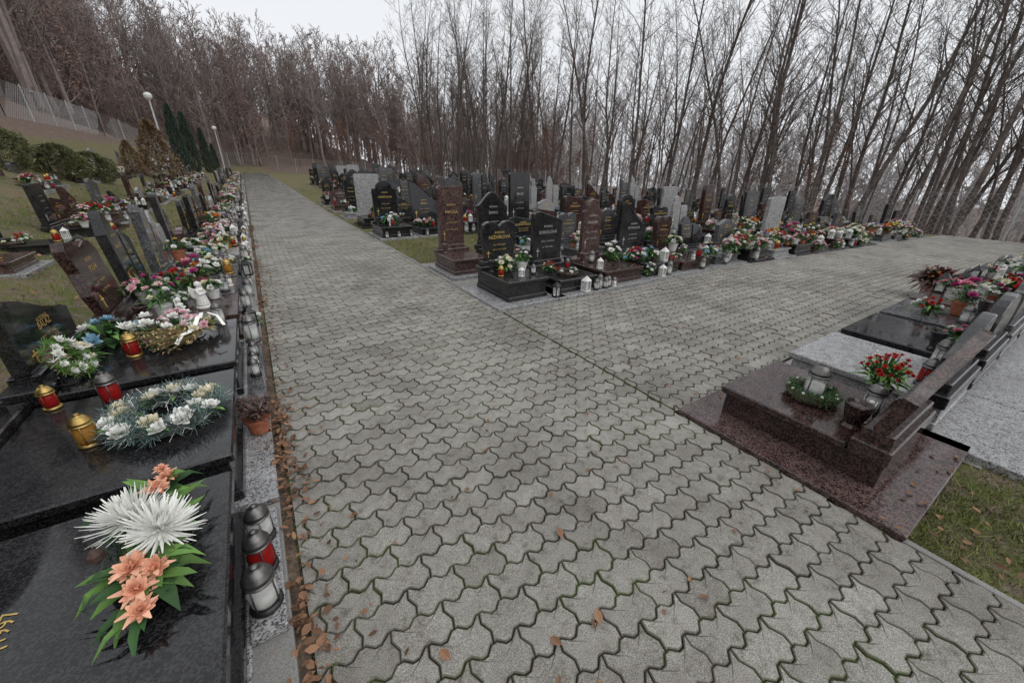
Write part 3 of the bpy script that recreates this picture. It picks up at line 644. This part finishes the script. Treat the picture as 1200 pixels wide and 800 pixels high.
def grass(name,x0,x1,y0,y1,n,h,pw=1.0,W0=.0022):
    X=x0+(x1-x0)*rs.rand(n)**pw; Y=y0+(y1-y0)*rs.rand(n); A=rs.rand(n)*6.28
    dens=np.sin(X*7)+np.sin(Y*9+X*3)+rs.rand(n)*3-1.2; k=dens>-.8; X,Y,A=X[k],Y[k],A[k]; n=len(X)
    Hh=h*(.4+rs.rand(n)); W=W0+.002*rs.rand(n); LX=rs.normal(0,.6,n)*Hh; LY=rs.normal(0,.6,n)*Hh
    Z=np.array([ground(a,b) for a,b in zip(X,Y)]); v=np.empty((n,3,3))
    v[:,0]=np.stack([X-W*np.cos(A),Y-W*np.sin(A),Z],1); v[:,1]=np.stack([X+W*np.cos(A),Y+W*np.sin(A),Z],1); v[:,2]=np.stack([X+LX,Y+LY,Z+Hh],1)
    me=bpy.data.meshes.new(name); me.from_pydata(v.reshape(-1,3).tolist(),[],[(3*i,3*i+1,3*i+2) for i in range(n)]); me.materials.append(M_grass); obj(name,me)
grass('grass',2.38,7,-2.2,.06,42000,.035,1.6)
grass('grass',2.42,6,6.9,9.6,14000,.06)
grass('grass',2.42,4.4,12,30,7000,.08)
grass('grass',-4.8,-1.65,4.2,22,22000,.08)
M_moss=leafm('moss_tuft',(.1,.135,.04),.4,.9)
mb=MB()
def moss(x,y,s):
    for _ in range(7):
        c=Vector((x+r_.gauss(0,s),y+r_.gauss(0,s),.016)); d=rdir(r_,.2); e=c+d*r_.uniform(.006,.014); q=Vector((-d.y,d.x,0))*.003
        mb.add([c-q,c+q,e+q*.6,e-q*.6],[(0,1,2,3)],M_moss)
for i in range(460): moss(XR+.011,r_.uniform(YC0,YC1) if r_.random()<.7 else r_.uniform(.1,1.3),.007)
for i in range(300): moss(XL+abs(r_.gauss(0,.03)),r_.uniform(.3,7),.01)
obj('moss',mb.mesh('moss'))
# ------------------------------------------------------------------ trees
def tree(name,seed,H,r0,bark,leafmat=None,nb=24,start=.28,spreadf=.24,twr=.008,nleaf=3,c1=6,c2=4,ls=(.03,.055),raw=False):
    r_=random.Random(seed); mb=MB()
    def br(p,d,L,r,lv):
        n={0:11,1:5,2:3,3:2}[lv] if not raw else {0:8,1:4,2:2,3:1}[lv]; pts=[p.copy()]; rd=[r]; d=d.normalized(); q=p.copy()
        for i in range(n):
            d=(d+Vector((r_.gauss(0,1),r_.gauss(0,1),r_.gauss(0,.5)))*(.05 if lv==0 else .13)+Vector((0,0,.10 if lv else .05))).normalized()
            q=q+d*L/n; pts.append(q.copy()); rd.append(max(twr*.6,r*(1-(i+1)/n*.9)))
        mb.tube(pts,rd,bark,{0:6,1:4,2:3,3:3}[lv])
        cnt=nb if lv==0 else {1:c1,2:c2,3:0}[lv]
        for k in range(cnt):
            t=(start+(1-start)*(k+r_.random())/cnt) if lv==0 else (.2+.8*(k+r_.random())/cnt)
            t=min(t,.985); f=t*n; i=int(f); c=pts[i].lerp(pts[i+1],f-i); ax=(pts[i+1]-pts[i]).normalized()
            a=r_.random()*6.283; tt,uu,_=frame(ax); side=tt*math.cos(a)+uu*math.sin(a)
            ang=r_.uniform(.45,.95) if lv==0 else r_.uniform(.4,1.0)
            nd=ax*math.cos(ang)+side*math.sin(ang)
            if lv==0: nl=H*spreadf*(1.15-.75*t)*r_.uniform(.7,1.2)
            else: nl=L*r_.uniform(.32,.55)*(1.1-.4*t)
            br(c,nd,nl,max(twr,rd[i]*(.42 if lv==0 else .5)),lv+1)
        if leafmat and lv>=2:
            for k in range(nleaf):
                c=pts[-1].lerp(pts[0],r_.random()*.7)+Vector((r_.gauss(0,.06),r_.gauss(0,.06),r_.gauss(0,.06))); d2=rdir(r_,-1); s=r_.uniform(*ls)
                tt,uu,_=frame(d2); mb.add([c-tt*s,c+uu*s*.6,c+tt*s,c-uu*s*.6],[(0,1,2,3)],leafmat)
    br(Vector((0,0,-.3)),Vector((r_.uniform(-.06,.06),r_.uniform(-.06,.06),1)),H,r0,0)
    return mb if raw else mb.mesh(name)
NT=[tree('bare_tree',1,16,.13,M_bark),tree('bare_tree',2,14.5,.10,M_bark,nb=18,start=.35),tree('bare_tree',3,17,.15,M_bark,nb=26,start=.3),tree('bare_tree',4,13,.08,M_bark,nb=16,start=.3,spreadf=.2),tree('bare_tree',5,15.5,.11,M_bark,nb=22,start=.42)]
BT=[tree('beech_sapling',11,6,.06,M_bark,M_beech,nb=14,start=.15,spreadf=.35,nleaf=4,c2=3),tree('beech_tree',12,11,.1,M_bark,M_beech,nb=18,start=.2,spreadf=.3,nleaf=2,c2=3)]
def clump(seed,bark,leafm_,ntree,size,tw):
    r_=random.Random(seed)
    srcs=[tree('',seed*10+1,15,.17,bark,None,24,.2,.25,tw,raw=True,c1=6,c2=3),tree('',seed*10+2,13.5,.14,bark,leafm_,22,.15,.25,tw,nleaf=1,raw=True,c1=6,c2=3,ls=(.06,.12)),tree('',seed*10+3,16,.2,bark,None,24,.25,.28,tw,raw=True,c1=6,c2=3),tree('',seed*10+4,7,.08,bark,leafm_,14,.1,.36,tw,nleaf=3,raw=True,c1=5,c2=2,ls=(.06,.12))]
    V=[];F=[];MI=[];off=0
    for k in range(ntree):
        s=srcs[k%4]; v=np.array(s.v); a=r_.random()*6.28; sc_=r_.uniform(.82,1.15); ca,sa=math.cos(a)*sc_,math.sin(a)*sc_
        x=v[:,0]*ca-v[:,1]*sa+r_.uniform(-size/2,size/2); y=v[:,0]*sa+v[:,1]*ca+r_.uniform(-size/2,size/2)
        V.append(np.stack([x,y,v[:,2]*sc_],1)); F+= [tuple(i+off for i in f) for f in s.f]; MI+= [0 if s.mats[i]==bark else 1 for i in s.mi]; off+=len(v)
    me=bpy.data.meshes.new('tree_stand'); me.from_pydata(np.concatenate(V).tolist(),[],F); me.materials.append(bark); me.materials.append(leafm_)
    me.polygons.foreach_set('material_index',MI); return me
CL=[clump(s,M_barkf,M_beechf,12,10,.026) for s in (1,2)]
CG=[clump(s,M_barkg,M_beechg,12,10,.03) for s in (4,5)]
M_beechh=leafm('far_hazy_leaf',(.46,.41,.39),.12,.9)  # foliage colour greyed to stand in for haze at long range
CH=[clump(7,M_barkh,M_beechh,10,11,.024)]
def fence_x(y): return float(np.interp(y,[-6,8,20,38,60],[22,23,21.5,16,10]))
def fdist(az):
    for d in np.arange(15,80,.5):
        x,y=d*math.sin(az),d*math.cos(az)
        if x>fence_x(y) or y>66: return d
    return 70
r_=random.Random(77); pts=[]
tries=0
while len(pts)<132 and tries<6000:
    tries+=1; az=rad(r_.uniform(20,96)); d=fdist(az)+2+r_.random()**1.2*18; x,y=d*math.sin(az),d*math.cos(az)
    if any((x-a)**2+(y-b)**2<2.0 for a,b in pts): continue
    pts.append((x,y)); me=r_.choice(NT)
    obj('bare_tree',me,TR(x,y,ground(x,y),r_.random()*6.28,r_.uniform(.9,1.22),rad(r_.gauss(0,3)),rad(r_.gauss(0,3))))
for i in range(34):
    az=rad(r_.uniform(4,70)); d=fdist(az)+1.2+r_.random()*9; x,y=d*math.sin(az),d*math.cos(az)
    obj('beech_sapling',BT[0] if r_.random()<.7 else BT[1],TR(x,y,ground(x,y),r_.random()*6.28,r_.uniform(.6,1.1)))
forest=bpy.data.objects.new('distant_forest',None); COL.objects.link(forest)
def stand(me,x,y,s=1.0):
    obj('tree_stand',me,TR(x,y,ground(x,y)-.2,r_.random()*6.28,s),forest)
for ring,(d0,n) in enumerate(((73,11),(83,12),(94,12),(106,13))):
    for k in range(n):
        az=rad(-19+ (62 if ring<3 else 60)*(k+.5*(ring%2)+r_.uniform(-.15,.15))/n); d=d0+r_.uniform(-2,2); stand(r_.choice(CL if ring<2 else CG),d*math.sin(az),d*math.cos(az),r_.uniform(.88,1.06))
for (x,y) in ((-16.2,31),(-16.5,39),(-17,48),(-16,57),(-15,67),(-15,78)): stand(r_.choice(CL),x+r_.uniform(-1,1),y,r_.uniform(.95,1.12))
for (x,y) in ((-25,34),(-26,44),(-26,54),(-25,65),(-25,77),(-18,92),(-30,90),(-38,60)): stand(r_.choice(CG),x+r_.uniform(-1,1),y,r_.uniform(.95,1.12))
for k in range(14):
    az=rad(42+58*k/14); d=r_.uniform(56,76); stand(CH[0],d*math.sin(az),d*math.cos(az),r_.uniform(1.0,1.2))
def conifer(name,seed,H,Rm,mat,n,prof,s=.06,upw=.7):
    r_=random.Random(seed); mb=MB(); mb.tube([Vector((0,0,-.2)),Vector((0,0,H*.9))],[.07,.02],M_bark,6)
    for i in range(n):
        t=r_.random()**.8; z=H*(.03+.97*t); a=r_.random()*6.283; lump=1+.18*math.sin(a*3+z*4+seed)+.12*math.sin(a*7-z*6)
        rr_=Rm*prof(t)*lump*math.sqrt(r_.uniform(.35,1)); c=Vector((rr_*math.cos(a),rr_*math.sin(a),z))
        d=Vector((math.cos(a)*r_.uniform(.2,1),math.sin(a)*r_.uniform(.2,1),upw+r_.uniform(-.4,.4))).normalized(); t1,u1,_=frame(d); l=s*r_.uniform(.7,1.5)
        w=(t1*math.cos(a*5)+u1*math.sin(a*5))*l*.35
        mb.add([c-w*.3,c+d*l*.5+w,c+d*l*1.3,c+d*l*.5-w],[(0,1,2,3)],mat)
    return mb.mesh(name)
M_cyp=leafm('cypress_foliage',(.06,.085,.065),.5,.8); M_thu=leafm('thuja_foliage',(.2,.135,.08),.5,.8); M_box=leafm('yew_foliage',(.14,.145,.07),.5,.8)
cy=conifer('cypress_tree',1,6,.7,M_cyp,6000,lambda t:(min(1,t*5+.3))*(1-t)**.45,.11,1.1)
for (x,y,s) in ((-4.3,46,.88),(-3.9,51,.88),(-3.1,56,.75),(-2.6,60,.55)): obj('cypress_tree',cy,TR(x,y,ground(x,y)-.3,x,s))
th=conifer('thuja_tree',2,3.6,1.2,M_thu,3600,lambda t:(1-t)**.6*min(1,t*6+.3),.11,.3)
obj('thuja_tree',th,TR(-4.0,31,ground(-4.0,31),0,.85)); obj('thuja_tree',th,TR(-4.9,29.5,ground(-4.9,29.5),1,.45))
bs=conifer('yew_bush',3,1.25,.72,M_box,5000,lambda t:math.sqrt(max(.02,1-(2*t-.85)**2*.75)),.06,.3)
for (x,y,s) in ((-5.3,20.5,.95),(-5.0,22.6,.9),(-6.1,19,.95)): obj('yew_bush',bs,TR(x,y,ground(x,y)-.15,x,s))
mb=MB(); mb.tube([Vector((0,0,0)),Vector((0,0,4.9)),Vector((.02,0,5.1))],[.08,.055,.05],simple('lamp_post_paint',(.5,.51,.52),.5),8); mb.lathe([(.04,5.05),(.1,5.1),(.24,5.25),(.27,5.4),(.18,5.55),(.03,5.6)],(0,0,0),M_white,14); mb.lathe([(.13,0),(.13,.05),(.09,.4)],(0,0,0),M_cap,10)
for (x,y,s) in ((-4.35,38,.9),(-1.9,60,.9)): obj('street_lamp',mb.mesh('street_lamp'),TR(x,y,ground(x,y)-.1,0,s))
M_wire=simple('galvanised_wire',(.48,.49,.49),.5,.2,.1); M_post=concrete('concrete_post',(.44,.44,.43))
def fence(name,pl,h=1.7,sp=.2,wr=.002,seg=2.8):
    mb=MB()
    for (a,b) in zip(pl[:-1],pl[1:]):
        a=Vector(a);b=Vector(b); L=(b-a).length; n=max(1,int(L/seg))
        P=lambda t,z:(lambda q:Vector((q.x,q.y,ground(q.x,q.y)+z)))(a.lerp(b,max(0,min(1,t))))
        for i in range(n+1): mb.tube([P(i/n,-.2),P(i/n,h+.1)],[.035,.035],M_post,5)
        for z in (.08,h*.5,h): 
            mb.tube([P(i/n,z) for i in range(n+1)],[.005]*(n+1),M_wire,3)
        m=int(L/sp)
        for i in range(m):
            t0=i/m; t1=(i+h/sp)/m
            if t1<=1: mb.tube([P(t0,0),P(t1,h)],[wr]*2,M_wire,3); mb.tube([P(t1,0),P(t0,h)],[wr]*2,M_wire,3)
    return obj(name,mb.mesh(name))
fence('chain_link_fence',[(22,-6),(23,8),(21.5,20),(16,38),(10,60),(2,68),(-5,67)],1.7,.2,.003)
fence('chain_link_fence',[(-10,20),(-10,34),(-9.4,50),(-5,67)],1.8,.2,.0045)
# ------------------------------------------------------------------ light
w=bpy.data.worlds.new('World'); sc.world=w; w.use_nodes=True; nt=w.node_tree; bg=nt.nodes['Background']
sky=N(nt,'ShaderNodeTexSky',sky_type='NISHITA'); sky.sun_disc=False; sky.sun_elevation=rad(48); sky.sun_rotation=rad(150)
hs=N(nt,'ShaderNodeHueSaturation'); hs.inputs['Saturation'].default_value=.12; nt.links.new(sky.outputs[0],hs.inputs['Color'])
c=mixc(nt,.88,hs.outputs[0],(8.2,8.38,8.75)); nt.links.new(c,bg.inputs[0]); bg.inputs[1].default_value=.112
sl=bpy.data.lights.new('sun','SUN'); sl.energy=.9; sl.angle=rad(60); sl.color=(1,.97,.93)
so=bpy.data.objects.new('sun',sl); COL.objects.link(so)
az=rad(150); el=rad(48); dv=Vector((math.sin(az)*math.cos(el),math.cos(az)*math.cos(el),math.sin(el)))
so.rotation_euler=dv.to_track_quat('Z','Y').to_euler()
sc.view_settings.view_transform='Standard'; sc.view_settings.look='None'; sc.view_settings.exposure=0
# ------------------------------------------------------------------ camera
cd=bpy.data.cameras.new('camera'); cd.lens=13.5; cd.sensor_width=36; cd.clip_start=.03; cd.clip_end=1500
co=bpy.data.objects.new('camera',cd); COL.objects.link(co)
co.matrix_world=Matrix.Translation((0,0,1.65))@Matrix.Rotation(rad(-32.9),4,'Z')@Matrix.Rotation(rad(90-24.2),4,'X')@Matrix.Rotation(rad(1.0),4,'Z')
sc.camera=co
